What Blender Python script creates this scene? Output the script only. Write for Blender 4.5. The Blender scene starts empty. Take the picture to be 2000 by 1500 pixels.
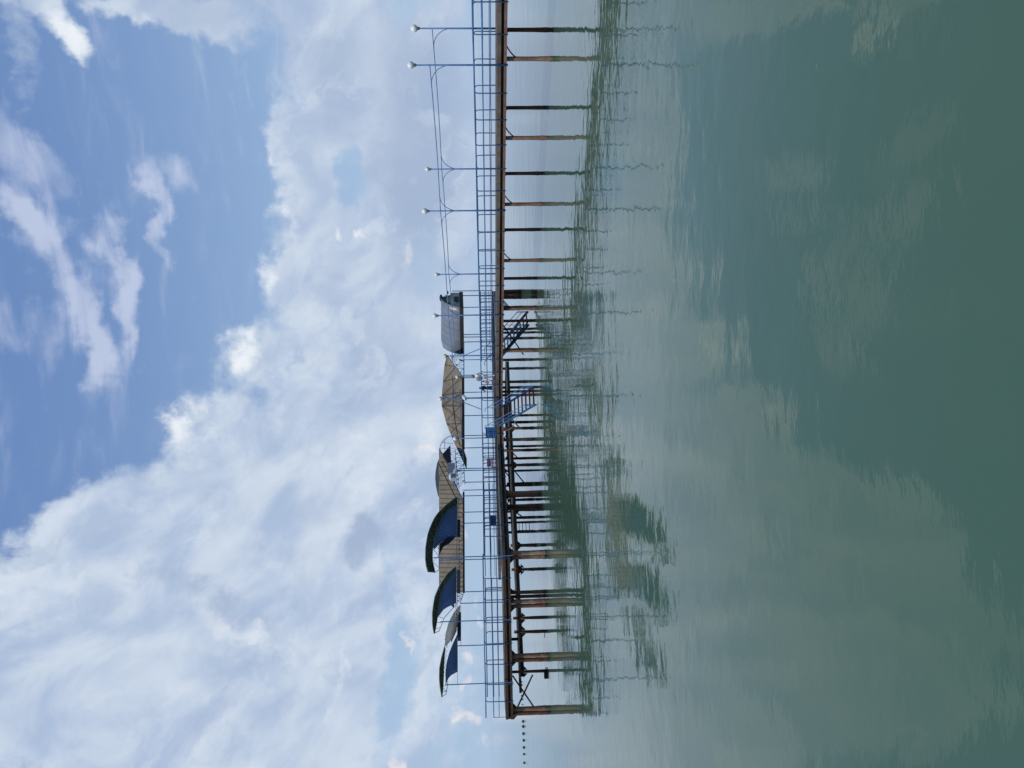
import bpy, math, random
from mathutils import Vector, Matrix, noise
random.seed(7)
R = math.radians
scene = bpy.context.scene
COL = scene.collection

# ------------------------------------------------------------------ camera
FPX = 1387.0
PITCH, ROLL, CAMH = R(2.22), R(1.09), 3.4
FW = Vector((0, math.cos(PITCH), -math.sin(PITCH)))
UP = Vector((0, math.sin(PITCH), math.cos(PITCH)))
RT = Vector((1, 0, 0))
EX = RT * math.cos(ROLL) - UP * math.sin(ROLL)
EY = RT * math.sin(ROLL) + UP * math.cos(ROLL)
cam_d = bpy.data.cameras.new('camera')
cam = bpy.data.objects.new('camera', cam_d)
COL.objects.link(cam)
m = Matrix((-EY, EX, -FW)).transposed().to_4x4()
m.translation = Vector((0, 0, CAMH))
cam.matrix_world = m
cam_d.sensor_width = 36.0
cam_d.lens = FPX * 36.0 / 2000.0
cam_d.clip_start = 0.1
cam_d.clip_end = 60000
scene.camera = cam
scene.render.resolution_x, scene.render.resolution_y = 1024, 768

SUN_EL, SUN_AZ = 54.0, 222.0        # azimuth measured clockwise from +Y (the view direction)
sd = bpy.data.lights.new('sun', 'SUN'); sd.energy = 2.3; sd.angle = R(0.6); sd.color = (1.0, 0.95, 0.87)
sun = bpy.data.objects.new('sun', sd); COL.objects.link(sun)
sv = Vector((math.sin(R(SUN_AZ)) * math.cos(R(SUN_EL)), math.cos(R(SUN_AZ)) * math.cos(R(SUN_EL)), math.sin(R(SUN_EL))))
sun.rotation_euler = sv.to_track_quat('Z', 'Y').to_euler()
scene.view_settings.view_transform = 'Standard'
scene.view_settings.look = 'None'
scene.view_settings.gamma = 1
scene.view_settings.exposure = 0.0


def ray(x, y):
    return (FW * FPX + EX * ((1500 - y) - 750) + EY * (1000 - x)).normalized()


def W(x, y, D):
    d = ray(x, y)
    return Vector((0, 0, CAMH)) + d * (D / d.y)


def lin(c):
    return tuple(((v / 255) / 12.92 if v / 255 < 0.04045 else ((v / 255 + 0.055) / 1.055) ** 2.4) for v in c)


# ------------------------------------------------------------------ node helper
class N:
    def __init__(self, tree):
        self.t = tree; self.t.nodes.clear()

    def n(self, kind, ins=None, **kw):
        nd = self.t.nodes.new(kind)
        for k, v in kw.items():
            setattr(nd, k, v)
        for k, v in (ins or {}).items():
            s = nd.inputs[k]
            if isinstance(v, bpy.types.NodeSocket):
                self.t.links.new(v, s)
            elif isinstance(v, bpy.types.Node):
                self.t.links.new(v.outputs[0], s)
            else:
                s.default_value = v
        return nd

    def math(self, op, a, b=0.0, c=0.0, clamp=False):
        return self.n('ShaderNodeMath', {0: a, 1: b, 2: c}, operation=op, use_clamp=clamp).outputs[0]

    def vm(self, op, a, b=(0, 0, 0)):
        return self.n('ShaderNodeVectorMath', {0: a, 1: b}, operation=op).outputs[0]

    def vscale(self, a, s):
        return self.n('ShaderNodeVectorMath', {0: a, 'Scale': s}, operation='SCALE').outputs[0]

    def smooth(self, v, a, b, lo=0.0, hi=1.0):
        return self.n('ShaderNodeMapRange', {0: v, 1: a, 2: b, 3: lo, 4: hi}, interpolation_type='SMOOTHSTEP').outputs[0]

    def mix(self, f, a, b):
        nd = self.n('ShaderNodeMix', data_type='RGBA')
        for i, v in ((0, f), (6, a), (7, b)):
            if isinstance(v, bpy.types.NodeSocket):
                self.t.links.new(v, nd.inputs[i])
            else:
                nd.inputs[i].default_value = v if i == 0 else (tuple(v) + (1,) if len(v) == 3 else v)
        return nd.outputs[2]

    def noise(self, vec, scale, detail=4.0, rough=0.5, dist=0.0):
        return self.n('ShaderNodeTexNoise', {'Vector': vec, 'Scale': scale, 'Detail': detail, 'Roughness': rough, 'Distortion': dist})


# ------------------------------------------------------------------ world: nishita sky with layered clouds
world = bpy.data.worlds.new('World'); scene.world = world; world.use_nodes = True
w = N(world.node_tree)
SKYS = 0.10
sky = w.n('ShaderNodeTexSky', sky_type='NISHITA', sun_disc=False, sun_elevation=R(SUN_EL), sun_rotation=R(SUN_AZ), altitude=0,
          air_density=1.0, dust_density=1.2, ozone_density=1.3)
gen = w.n('ShaderNodeTexCoord').outputs['Generated']
sx = w.n('ShaderNodeSeparateXYZ', {0: gen})
az = w.math('ARCTAN2', sx.outputs[0], sx.outputs[1])
el = w.math('ARCSINE', sx.outputs[2])
P0 = w.n('ShaderNodeCombineXYZ', {0: az, 1: el, 2: 0.0}).outputs[0]
P0 = w.vscale(P0, 10.0)                     # ten units per radian
wn1 = w.noise(P0, 0.9, 5, 0.55)
wn2 = w.noise(P0, 3.4, 5, 0.55)
P = w.vm('ADD', P0, w.vscale(w.vm('SUBTRACT', wn1.outputs['Color'], (0.5, 0.5, 0.5)), 1.1))
P = w.vm('ADD', P, w.vscale(w.vm('SUBTRACT', wn2.outputs['Color'], (0.5, 0.5, 0.5)), 0.34))


def sky_xy(x, y):
    d = ray(x, y)
    return Vector((math.atan2(d.x, d.y) * 10, math.asin(d.z) * 10))


PS = w.n('ShaderNodeSeparateXYZ', {0: P})
LAST = [0.0]


def blob(acc, x, y, rx, ry, ang, wt, src=None, inner=0.15):
    """soft ellipse on the sky sphere; centre/half axes given as they were measured on the photo, ang in degrees (0 = rx along image x)"""
    c = sky_xy(x, y)
    a = R(ang)
    e1 = sky_xy(x + rx * math.cos(a) * .5, y + rx * math.sin(a) * .5) - sky_xy(x - rx * math.cos(a) * .5, y - rx * math.sin(a) * .5)
    e2 = sky_xy(x - ry * math.sin(a) * .5, y + ry * math.cos(a) * .5) - sky_xy(x + ry * math.sin(a) * .5, y - ry * math.cos(a) * .5)
    # the running value rides along in z (scaled away) so that the blobs are evaluated one after another
    pv = w.n('ShaderNodeCombineXYZ', {0: PS.outputs[0], 1: PS.outputs[1], 2: LAST[0]}).outputs[0]
    mp = w.n('ShaderNodeMapping', {'Vector': pv, 'Location': (c.x, c.y, 0), 'Rotation': (0, 0, math.atan2(e1.y, e1.x)),
                                   'Scale': (e1.length, e2.length, 1e6)}, vector_type='TEXTURE')
    ln = w.n('ShaderNodeVectorMath', {0: mp.outputs[0]}, operation='LENGTH').outputs['Value']
    v = w.smooth(ln, inner, 1.0, wt, 0.0)
    LAST[0] = v if acc is None else w.math('ADD', acc, v)
    return LAST[0]


# cover: where cloud stands
C = None
for b in [
    # big bank, lower left of the sky, down to the sea
    (520, 1330, 640, 420, 0, 1.3), (330, 1180, 330, 250, 20, 1.0), (120, 1300, 330, 260, 0, 1.2), (560, 930, 270, 240, 0, 1.2),
    (690, 640, 250, 260, 0, 1.2), (740, 250, 210, 420, 0, 1.25), (800, 900, 190, 400, 0, .9), (620, 60, 170, 160, 0, .8),
    (400, 830, 110, 120, 0, .8), (480, 700, 95, 90, 0, .8), (540, 540, 95, 80, 0, .6), (600, 340, 90, 200, 0, .6),
    (210, 1010, 150, 110, 30, .8), (310, 950, 150, 120, 0, .75), (130, 1040, 130, 100, 0, .7), (590, 470, 120, 120, 0, .75), (560, 250, 50, 160, 0, .35), (60, 1100, 130, 130, 0, .6), (900, 300, 110, 600, 0, .9), (390, 10, 260, 90, 0, .7), (20, 60, 60, 260, 0, .5),
    # corner above
    (120, 55, 140, 46, 40, .85), (300, 20, 190, 60, 5, .8), (440, 80, 110, 60, 20, .55), (480, 190, 60, 30, 0, .3), (60, 0, 120, 40, 0, .6),
]:
    C = blob(C, *b)
Cs = None
for b in [
    # long thin streaks
    (20, 260, 80, 220, -22, .8), (85, 470, 64, 180, -22, .85), (160, 640, 64, 150, -12, 1.15), (205, 730, 66, 90, -10, .65),
    (215, 480, 44, 120, -14, .8), (238, 590, 46, 130, -16, 1.0), (268, 690, 36, 70, -12, .65), (290, 420, 32, 140, -14, .9),
    (325, 350, 70, 90, -25, .8), (110, 420, 50, 80, 0, .5), (40, 640, 100, 140, -30, .55), (20, 420, 70, 120, 0, .6),
    (500, 180, 18, 80, 0, .35), (450, 200, 14, 60, 0, .3), (520, 320, 25, 50, 0, .3),
]:
    Cs = blob(Cs, *b)
# holes: clear blue
H = None
for b in [
    (690, 345, 55, 80, 0, 1.0), (765, 1330, 62, 260, 4, 1.0), (775, 1080, 40, 120, 0, .6), (880, 1120, 22, 300, 0, .35),
]:
    H = blob(H, *b)
# bright tops
B = None
for b in [
    (460, 680, 62, 60, 0, 1.0), (325, 800, 85, 110, 20, 1.4), (490, 545, 45, 55, 0, .85), (360, 870, 90, 60, 0, .55), (550, 380, 26, 220, 0, .55),
    (545, 230, 22, 110, 0, .4), (560, 820, 60, 80, 0, .3), (700, 900, 120, 200, 0, .35), (470, 1230, 40, 180, -52, .55), (655, 1330, 18, 160, 4, .45),
    (635, 640, 40, 60, 0, .3), (640, 440, 16, 22, 0, .7), (690, 440, 16, 22, 0, .7), (125, 60, 110, 26, 42, .9), (270, 40, 60, 40, 0, .5),
    (160, 640, 36, 110, -12, .35), (520, 1080, 100, 80, 0, .3), (730, 660, 34, 40, 0, .2), (800, 500, 26, 55, 0, .3), (840, 860, 26, 90, 0, .4), (60, 1150, 60, 120, 0, .3),
    (900, 1000, 60, 300, 0, .3),
]:
    B = blob(B, *b)
# grey bellies
G = None
for b in [
    (722, 1040, 60, 64, 20, 1.0), (420, 1180, 40, 200, -52, .7), (600, 1000, 90, 60, -30, .45), (420, 960, 70, 60, 0, .3), (740, 700, 130, 160, 0, .55),
    (180, 1150, 60, 140, -30, .3), (840, 220, 170, 420, 0, .75), (660, 150, 90, 200, 0, .6), (390, 20, 200, 110, 0, .5), (30, 100, 60, 220, 0, .6), (640, 560, 60, 80, 0, .4), (440, 1330, 60, 110, -40, .3), (800, 450, 110, 200, 0, .5), (660, 800, 60, 70, 0, .3),
]:
    G = blob(G, *b)
# small puffs low over the sea
F = None
for b in [
    (915, 1290, 20, 26, 0, 1.0), (912, 1395, 20, 24, 0, 1.0), (918, 1215, 18, 26, 0, .8), (922, 1340, 10, 22, 0, .7), (912, 1165, 12, 26, 0, .55), (925, 1450, 9, 40, 0, .5),
    (856, 880, 16, 18, 0, .8), (844, 862, 9, 10, 0, .7), (852, 968, 15, 26, 0, .75), (910, 1035, 11, 30, 0, .6), (788, 1255, 9, 36, 0, .65), (770, 1490, 26, 40, 0, .9),
    (910, 228, 7, 8, 0, .45), (800, 520, 18, 45, 0, .4), (735, 640, 1, 1, 0, .0),
]:
    F = blob(F, *b, inner=0.0)

nzb = w.noise(w.n('ShaderNodeMapping', {'Vector': P0, 'Rotation': (0, 0, R(-42)), 'Scale': (1.2, 0.8, 1)}, vector_type='TEXTURE').outputs[0], 1.0, 5, 0.52, 0.5).outputs[0]
nzf = w.noise(w.vm('ADD', P0, (7.3, 2.1, 0)), 4.0, 6, 0.56, 0.3).outputs[0]
strk = w.noise(w.n('ShaderNodeMapping', {'Vector': P0, 'Rotation': (0, 0, R(-18)), 'Scale': (0.5, 2.2, 1)}).outputs[0], 1.5, 6, 0.55, 0.6).outputs[0]
Cn = w.math('ADD', C, w.math('MULTIPLY', w.math('SUBTRACT', nzf, 0.5), 0.8))
cover = w.smooth(Cn, 0.22, 0.85)
Csn = w.math('ADD', Cs, w.math('MULTIPLY', w.math('SUBTRACT', strk, 0.5), 1.9))
covs = w.math('MULTIPLY', w.smooth(Csn, 0.10, 1.25), 0.72)
Hs = w.smooth(w.math('ADD', H, w.math('MULTIPLY', w.math('SUBTRACT', nzf, 0.5), 1.2)), 0.2, 1.0)
cover = w.math('MULTIPLY', cover, w.math('SUBTRACT', 1.0, w.math('MULTIPLY', Hs, 0.85)))
# faint wispy veil anywhere
veil = w.math('MULTIPLY', w.smooth(strk, 0.45, 0.9), 0.16)

K = 1.0 / SKYS


def kc(c):
    return tuple(v * K for v in lin(c))


elc = w.smooth(el, 0.0, 0.62)
blue = w.mix(elc, kc((168, 198, 230)), kc((110, 144, 199)))
base = w.mix(0.82, sky.outputs[0], blue)
cb = w.mix(w.smooth(nzb, 0.3, 0.7), kc((170, 189, 218)), kc((208, 220, 235)))
cb = w.mix(w.math('MULTIPLY', w.smooth(w.math('ADD', G, w.math('MULTIPLY', w.math('SUBTRACT', nzb, 0.5), 0.6)), 0.0, 1.0), 0.9), cb, kc((160, 179, 208)))
nzp = w.noise(w.n('ShaderNodeMapping', {'Vector': P, 'Rotation': (0, 0, R(-42)), 'Scale': (1.5, 0.8, 1)}, vector_type='TEXTURE').outputs[0], 1.7, 7, 0.58, 0.3).outputs[0]
lowm = w.smooth(w.noise(P0, 0.55, 2, 0.5).outputs[0], 0.38, 0.62, 0.25, 1.0)
cb = w.mix(w.math('MULTIPLY', w.math('MULTIPLY', w.smooth(nzp, 0.50, 0.68), 0.55), lowm), cb, kc((219, 229, 241)))
cb = w.mix(w.math('MULTIPLY', w.math('MULTIPLY', w.smooth(nzp, 0.34, 0.50, 1.0, 0.0), 0.5), lowm), cb, kc((166, 185, 213)))
br = w.smooth(w.math('ADD', B, w.math('MULTIPLY', w.math('SUBTRACT', nzf, 0.5), 1.1)), 0.12, 1.2)
cb = w.mix(br, cb, kc((238, 243, 249)))
c1 = w.mix(veil, base, kc((205, 216, 236)))
c1 = w.mix(covs, c1, kc((205, 214, 236)))
c2 = w.mix(cover, c1, cb)
fs = w.smooth(w.math('ADD', F, w.math('MULTIPLY', w.math('SUBTRACT', nzf, 0.5), 0.9)), 0.08, 0.9)
c2 = w.mix(w.math('MULTIPLY', fs, 0.8), c2, kc((233, 229, 233)))
# the hemisphere under the horizon and the haze band right at it
hz = w.smooth(el, -0.01, 0.05, 1.0, 0.0)
c2 = w.mix(w.math('MULTIPLY', hz, 0.55), c2, kc((178, 199, 225)))
bg = w.n('ShaderNodeBackground', {'Color': c2, 'Strength': SKYS})
w.n('ShaderNodeOutputWorld', {0: bg.outputs[0]})


# ------------------------------------------------------------------ materials
MATS = {}


def mat(name, col, rough=0.6, metal=0.0, var=0.25, scale=3.0, col2=None, bump=0.0, spec=0.5):
    if name in MATS:
        return MATS[name]
    mt = bpy.data.materials.new(name); mt.use_nodes = True
    k = N(mt.node_tree)
    tc = k.n('ShaderNodeTexCoord').outputs['Object']
    nz = k.noise(tc, scale, 6, 0.65).outputs[0]
    c2_ = col2 or tuple(v * (1 - var) for v in col)
    cc = k.mix(k.smooth(nz, 0.38, 0.62), col, c2_)
    ins = {'Base Color': cc, 'Roughness': rough, 'Metallic': metal, 'Specular IOR Level': spec}
    p = k.n('ShaderNodeBsdfPrincipled', ins)
    if bump:
        b = k.n('ShaderNodeBump', {'Height': k.noise(tc, scale * 6, 5, 0.6).outputs[0], 'Distance': bump, 'Strength': 0.7})
        k.t.links.new(b.outputs[0], p.inputs['Normal'])
    k.n('ShaderNodeOutputMaterial', {0: p.outputs[0]})
    MATS[name] = mt
    return mt


BLUE = mat('blue_paint', (0.085, 0.20, 0.40), 0.5, 0, .35, 4.5, col2=(0.05, 0.13, 0.29))
BLUED = mat('dark_blue_paint', (0.012, 0.045, 0.16), 0.5, 0, .3, 2.5)
CONC = mat('weathered_concrete', (0.15, 0.125, 0.105), 0.9, 0, .4, 1.2, col2=(0.09, 0.07, 0.055), bump=0.01)
DECK = mat('deck_boards', (0.26, 0.23, 0.20), 0.85, 0, .35, 1.4)
BEAMD = mat('dark_rusty_beam', (0.085, 0.045, 0.032), 0.9, 0, .5, 1.5, col2=(0.045, 0.028, 0.02))
BEAM = mat('rusty_beam', (0.15, 0.075, 0.05), 0.85, 0, .5, 1.8, col2=(0.20, 0.125, 0.095), bump=0.006)
DARK = mat('dark_steel', (0.034, 0.021, 0.016), 0.9, 0, .4, 2.0)
GLOBE = mat('milky_globe', (0.85, 0.84, 0.80), 0.25, 0, .04, 2.0)
GLOBEY = mat('yellowed_globe', (0.80, 0.72, 0.44), 0.25, 0, .05, 2.0)
WHITE = mat('white_metal', (0.75, 0.77, 0.80), 0.5, 0, .1, 4.0)
GREYM = mat('grey_metal', (0.20, 0.23, 0.28), 0.5, 0.2, .2, 4.0)
VAULT = mat('grey_roof_sheet', (0.27, 0.29, 0.32), 0.45, 0.3, .2, .6)
FASC = mat('dark_fascia', (0.028, 0.028, 0.03), 0.8, 0, .3, 1.0)
SMOKE = mat('smoky_panel', (0.07, 0.08, 0.11), 0.3, 0, .2, 1.0)
KHAKI = mat('khaki_roof_cloth', (0.26, 0.205, 0.135), 0.8, 0, .25, 0.7)
NAVY = mat('navy_canvas', (0.012, 0.02, 0.05), 0.8, 0, .2, 1.0)
BCANV = mat('blue_canvas', (0.13, 0.235, 0.60), 0.75, 0, .18, 0.5)
DGREEN = mat('dark_green_canvas', (0.06, 0.075, 0.07), 0.7, 0, .4, 0.8)
GCANV = mat('grey_green_canvas', (0.18, 0.19, 0.175), 0.7, 0, .25, 0.5)
TREAD = mat('red_brown_tread', (0.055, 0.018, 0.014), 0.8, 0, .4, 3.0)
ROPE = mat('rope', (0.4, 0.36, 0.3), 0.9)
BLACK = mat('black_float', (0.025, 0.03, 0.035), 0.6)
SKIN = mat('skin', (0.50, 0.30, 0.21), 0.6, 0, .1)
HAIRB = mat('blond_hair', (0.36, 0.25, 0.12), 0.7, 0, .3, 20)
HAIRD = mat('dark_hair', (0.02, 0.018, 0.02), 0.6, 0, .3, 20)
CLW = mat('white_cloth', (0.80, 0.80, 0.82), 0.85, 0, .06, 5)
CLG = mat('grey_cloth', (0.36, 0.37, 0.38), 0.85, 0, .15, 6)
CLN = mat('navy_cloth', (0.015, 0.022, 0.06), 0.85, 0, .3, 6)
CLP = mat('pale_pink_cloth', (0.62, 0.52, 0.58), 0.85, 0, .2, 14)
REDC = mat('red_plastic', (0.55, 0.06, 0.04), 0.5, 0, .2, 5)


def pile_mat(name, top, mid, low):
    mt = bpy.data.materials.new(name); mt.use_nodes = True
    k = N(mt.node_tree)
    geo = k.n('ShaderNodeNewGeometry').outputs['Position']
    z = k.n('ShaderNodeSeparateXYZ', {0: geo}).outputs[2]
    st = k.n('ShaderNodeMapping', {'Vector': geo, 'Scale': (3, 3, 0.9)}).outputs[0]
    n1 = k.noise(st, 1.6, 7, 0.7).outputs[0]
    n2 = k.noise(st, 4.5, 7, 0.7).outputs[0]
    c = k.mix(k.smooth(n1, 0.4, 0.6), top, mid)
    c = k.mix(k.math('MULTIPLY', k.smooth(n2, 0.56, 0.70), 0.8), c, (0.34, 0.22, 0.13))
    zz = k.math('ADD', z, k.math('MULTIPLY', k.math('SUBTRACT', n2, 0.5), 0.5))
    n3 = k.noise(geo, 1.3, 4, 0.6).outputs[0]
    c = k.mix(k.math('MULTIPLY', k.smooth(n3, 0.58, 0.70), 0.55), c, (0.42, 0.31, 0.19))  # tan patches: sunlit spots on the piles put into the colour
    c = k.mix(k.smooth(zz, 0.06, 0.26, 1.0, 0.0), c, low)
    p = k.n('ShaderNodeBsdfPrincipled', {'Base Color': c, 'Roughness': 0.85, 'Specular IOR Level': 0.3})
    b = k.n('ShaderNodeBump', {'Height': n2, 'Distance': 0.03, 'Strength': 0.8}); k.t.links.new(b.outputs[0], p.inputs['Normal'])
    k.n('ShaderNodeOutputMaterial', {0: p.outputs[0]})
    return mt


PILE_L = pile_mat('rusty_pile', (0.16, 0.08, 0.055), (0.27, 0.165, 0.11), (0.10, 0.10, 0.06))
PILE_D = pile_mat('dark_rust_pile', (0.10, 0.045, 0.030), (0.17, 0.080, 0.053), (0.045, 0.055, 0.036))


# ------------------------------------------------------------------ mesh builder
class MB:
    def __init__(self):
        self.v = []; self.f = []

    def poly(self, pts, thick):
        """flat polygon (top given), extruded down"""
        n = len(pts); b = len(self.v)
        self.v += [Vector(p) for p in pts] + [Vector(p) - Vector((0, 0, thick)) for p in pts]
        self.f.append(list(range(b, b + n))); self.f.append([b + n + i for i in reversed(range(n))])
        for i in range(n):
            j = (i + 1) % n
            self.f.append([b + j, b + i, b + n + i, b + n + j])
        return self

    def bar(self, a, b_, wd, ht, up=(0, 0, 1)):
        a = Vector(a); b_ = Vector(b_); d = (b_ - a).normalized(); up = Vector(up)
        if abs(d.dot(up)) > 0.98: up = Vector((0, 1, 0))
        s = d.cross(up).normalized(); u = s.cross(d)
        s *= wd / 2; u *= ht / 2; k = len(self.v)
        for p in (a, b_):
            self.v += [p - s - u, p + s - u, p + s + u, p - s + u]
        self.f += [[k, k + 1, k + 2, k + 3], [k + 7, k + 6, k + 5, k + 4], [k, k + 4, k + 5, k + 1], [k + 1, k + 5, k + 6, k + 2],
                   [k + 2, k + 6, k + 7, k + 3], [k + 3, k + 7, k + 4, k]]
        return self

    def tube(self, pts, r, seg=8):
        pts = [Vector(p) for p in pts]
        rs = r if isinstance(r, (list, tuple)) else [r] * len(pts)
        k = len(self.v); prev = None
        for i, p in enumerate(pts):
            d = (pts[min(i + 1, len(pts) - 1)] - pts[max(i - 1, 0)]).normalized()
            if prev is None:
                u = Vector((0, 0, 1)) if abs(d.z) < 0.9 else Vector((0, 1, 0))
            else:
                u = prev
            s = d.cross(u).normalized(); u = s.cross(d).normalized(); prev = u
            for j in range(seg):
                a = 2 * math.pi * j / seg
                self.v.append(p + (s * math.cos(a) + u * math.sin(a)) * rs[i])
        for i in range(len(pts) - 1):
            for j in range(seg):
                q = (j + 1) % seg
                self.f.append([k + i * seg + j, k + i * seg + q, k + (i + 1) * seg + q, k + (i + 1) * seg + j])
        self.f.append([k + j for j in reversed(range(seg))])
        self.f.append([k + (len(pts) - 1) * seg + j for j in range(seg)])
        return self

    def ball(self, c, r, sc=(1, 1, 1), nu=16, nv=10):
        c = Vector(c); k = len(self.v)
        for i in range(nv + 1):
            t = math.pi * i / nv
            for j in range(nu):
                a = 2 * math.pi * j / nu
                self.v.append(c + Vector((math.sin(t) * math.cos(a) * sc[0], math.sin(t) * math.sin(a) * sc[1], math.cos(t) * sc[2])) * r)
        for i in range(nv):
            for j in range(nu):
                q = (j + 1) % nu
                self.f.append([k + i * nu + j, k + (i + 1) * nu + j, k + (i + 1) * nu + q, k + i * nu + q])
        return self

    def grid(self, rows, thick=0.04, off=(0, 1, 0)):
        """rows of points -> sheet with thickness"""
        o = Vector(off).normalized() * thick
        nr, nc = len(rows), len(rows[0]); k = len(self.v)
        for rr in rows: self.v += [Vector(p) for p in rr]
        for rr in rows: self.v += [Vector(p) + o for p in rr]
        M = nr * nc
        for i in range(nr - 1):
            for j in range(nc - 1):
                a, b, c, d = k + i * nc + j, k + i * nc + j + 1, k + (i + 1) * nc + j + 1, k + (i + 1) * nc + j
                self.f.append([a, b, c, d]); self.f.append([M + d, M + c, M + b, M + a])
        edge = [i for i in range(nc)] + [(i + 1) * nc - 1 for i in range(1, nr)] + [(nr - 1) * nc + j for j in range(nc - 2, -1, -1)] + [i * nc for i in range(nr - 2, 0, -1)]
        for i in range(len(edge)):
            a, b = edge[i], edge[(i + 1) % len(edge)]
            self.f.append([k + b, k + a, k + M + a, k + M + b])
        return self

    def build(self, name, material, parent=None, smooth=False):
        me = bpy.data.meshes.new(name)
        org = Vector((0, 0, 0))
        me.from_pydata([tuple(v) for v in self.v], [], self.f)
        me.materials.append(material)
        if smooth:
            me.polygons.foreach_set('use_smooth', [True] * len(me.polygons))
        me.update()
        o = bpy.data.objects.new(name, me); COL.objects.link(o)
        if parent:
            o.parent = parent
            bpy.context.view_layer.update()
            o.matrix_parent_inverse = parent.matrix_world.inverted()
        return o


def thing(name, label, cat, loc=(0, 0, 0), group=None):
    o = bpy.data.objects.new(name, None); COL.objects.link(o); o.location = loc
    o.empty_display_size = 0.3
    o['label'] = label; o['category'] = cat
    if group: o['group'] = group
    o.matrix_world = Matrix.Translation(Vector(loc))
    return o


def tag(o, label, cat, group=None):
    o['label'] = label; o['category'] = cat
    if group: o['group'] = group
    return o


# ------------------------------------------------------------------ plan of the pier (metres; camera over the origin, looking along +Y)
def lineA(D): return Vector((39.07 - 0.797 * D, D))


DIRA = Vector((-0.797, 1.0)).normalized()       # walkway A runs away to the left
NA = Vector((0.782, 0.623))                     # from its near edge to its far edge
A0, P1 = lineA(24.0), lineA(49.3)
P2 = Vector((-4.4, 48.9)); C2 = Vector((-9.65, 40.1)); C3 = Vector((-18.75, 39.7))
RA = Vector((8.4, 64.3)); RDIR = Vector((-1, -0.79)).normalized(); RN = Vector((-0.62, 0.785))   # rear platform front line


class Seg:
    def __init__(s, a, b, n=None):
        s.a, s.b = Vector(a), Vector(b); s.d = (s.b - s.a).normalized()
        s.n = Vector((-s.d.y, s.d.x)) if n is None else n
        if s.n.y < 0: s.n = -s.n

    def pt(s, t, o=0.0): return s.a + s.d * t + s.n * o

    def hit(s, y, o=0.0, x=985):
        q = W(x, y, 1.0); t = q.x
        p = s.a + s.n * o
        den = s.d.x - t * s.d.y
        k = (t * p.y - p.x) / den
        r = p + s.d * k
        return r

    def par(s, r): return (r - s.a).dot(s.d)


SA, SM, SB, SC = Seg(A0, P1, NA), Seg(P1, P2), Seg(P2, C2, Vector((-0.861, 0.508))), Seg(C2, C3)
SR = Seg(RA, RA + RDIR * 35, RN)
ZT, ZB = 2.57, 2.14      # deck top, beam bottom
ZLT, ZLB = 1.63, 1.36    # lower landing


def v3(p, z): return Vector((p.x, p.y, z))


# ------------------------------------------------------------------ water
def make_water():
    mb = MB()
    mb.v = [Vector((-15000, -300, 0)), Vector((15000, -300, 0)), Vector((15000, 30000, 0)), Vector((-15000, 30000, 0))]
    mb.f = [[0, 1, 2, 3]]
    mt = bpy.data.materials.new('sea_water'); mt.use_nodes = True
    k = N(mt.node_tree)
    pos = k.n('ShaderNodeNewGeometry').outputs['Position']
    p1 = k.n('ShaderNodeMapping', {'Vector': pos, 'Rotation': (0, 0, R(20)), 'Scale': (1.0, 1.35, 1)}).outputs[0]
    big = k.noise(p1, 0.22, 2, 0.5).outputs[0]
    med = k.noise(p1, 1.35, 2, 0.45, 0.2).outputs[0]
    p2 = k.n('ShaderNodeMapping', {'Vector': pos, 'Rotation': (0, 0, R(-8)), 'Scale': (0.8, 1.7, 1)}).outputs[0]
    fin = k.noise(p2, 4.0, 1, 0.5).outputs[0]
    patch = k.smooth(k.noise(pos, 0.045, 3, 0.5).outputs[0], 0.35, 0.65, 0.55, 1.15)
    h = k.math('ADD', k.math('MULTIPLY', big, 0.045), k.math('ADD', k.math('MULTIPLY', med, 0.0128), k.math('MULTIPLY', fin, 0.0011)))
    rip = k.noise(p2, 13.0, 1, 0.5).outputs[0]
    h = k.math('ADD', k.math('MULTIPLY', h, patch), k.math('MULTIPLY', rip, 0.0006))
    bp = k.n('ShaderNodeBump', {'Height': h, 'Distance': 1.0, 'Strength': 1.0})
    body = k.mix(k.smooth(k.noise(pos, 0.06, 4, 0.55).outputs[0], 0.35, 0.65), (0.066, 0.128, 0.083), (0.080, 0.146, 0.098))
    pr = k.n('ShaderNodeBsdfPrincipled', {'Base Color': body, 'Roughness': 0.02, 'IOR': 1.37, 'Normal': bp.outputs[0]})
    k.n('ShaderNodeOutputMaterial', {0: pr.outputs[0]})
    o = mb.build('water', mt); o['kind'] = 'structure'


make_water()

# ------------------------------------------------------------------ pier parts helpers


def pile(parent, p, ztop, r=0.1, m=None, name='pile', lean=0.0):
    mb = MB(); zs = [-1.2] + [-.2 + .07 * i for i in range(12)] + [0.8, 1.1, 1.4, 1.8, ztop]
    rs = [r * 1.08] + [r * (1.10 + random.uniform(-.10, .26) * (1 - i / 14)) for i in range(12)] + [r * random.uniform(.98, 1.03) for i in range(5)]
    mb.tube([v3(p, z) + Vector((lean * (z - ztop) * .3, 0, 0)) for z in zs], rs, 10)
    return mb.build(name, m or PILE_D, parent, True)


def edge_beams(parent, seg, z0=ZT, length=None, start=0.0, o0=0.0, bm=None):
    L = length or (seg.b - seg.a).length
    a, b = seg.pt(start, o0), seg.pt(start + L, o0)
    n = v3(seg.n, 0)
    MB().bar(v3(a, z0 - 0.235) + n * .20, v3(b, z0 - 0.235) + n * .20, 0.06, 0.125).build('beam_web', DARK, parent)
    MB().bar(v3(a, z0 - 0.36) + n * .06, v3(b, z0 - 0.36) + n * .06, 0.14, 0.13).build('edge_beam', bm or BEAM, parent)


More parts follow.
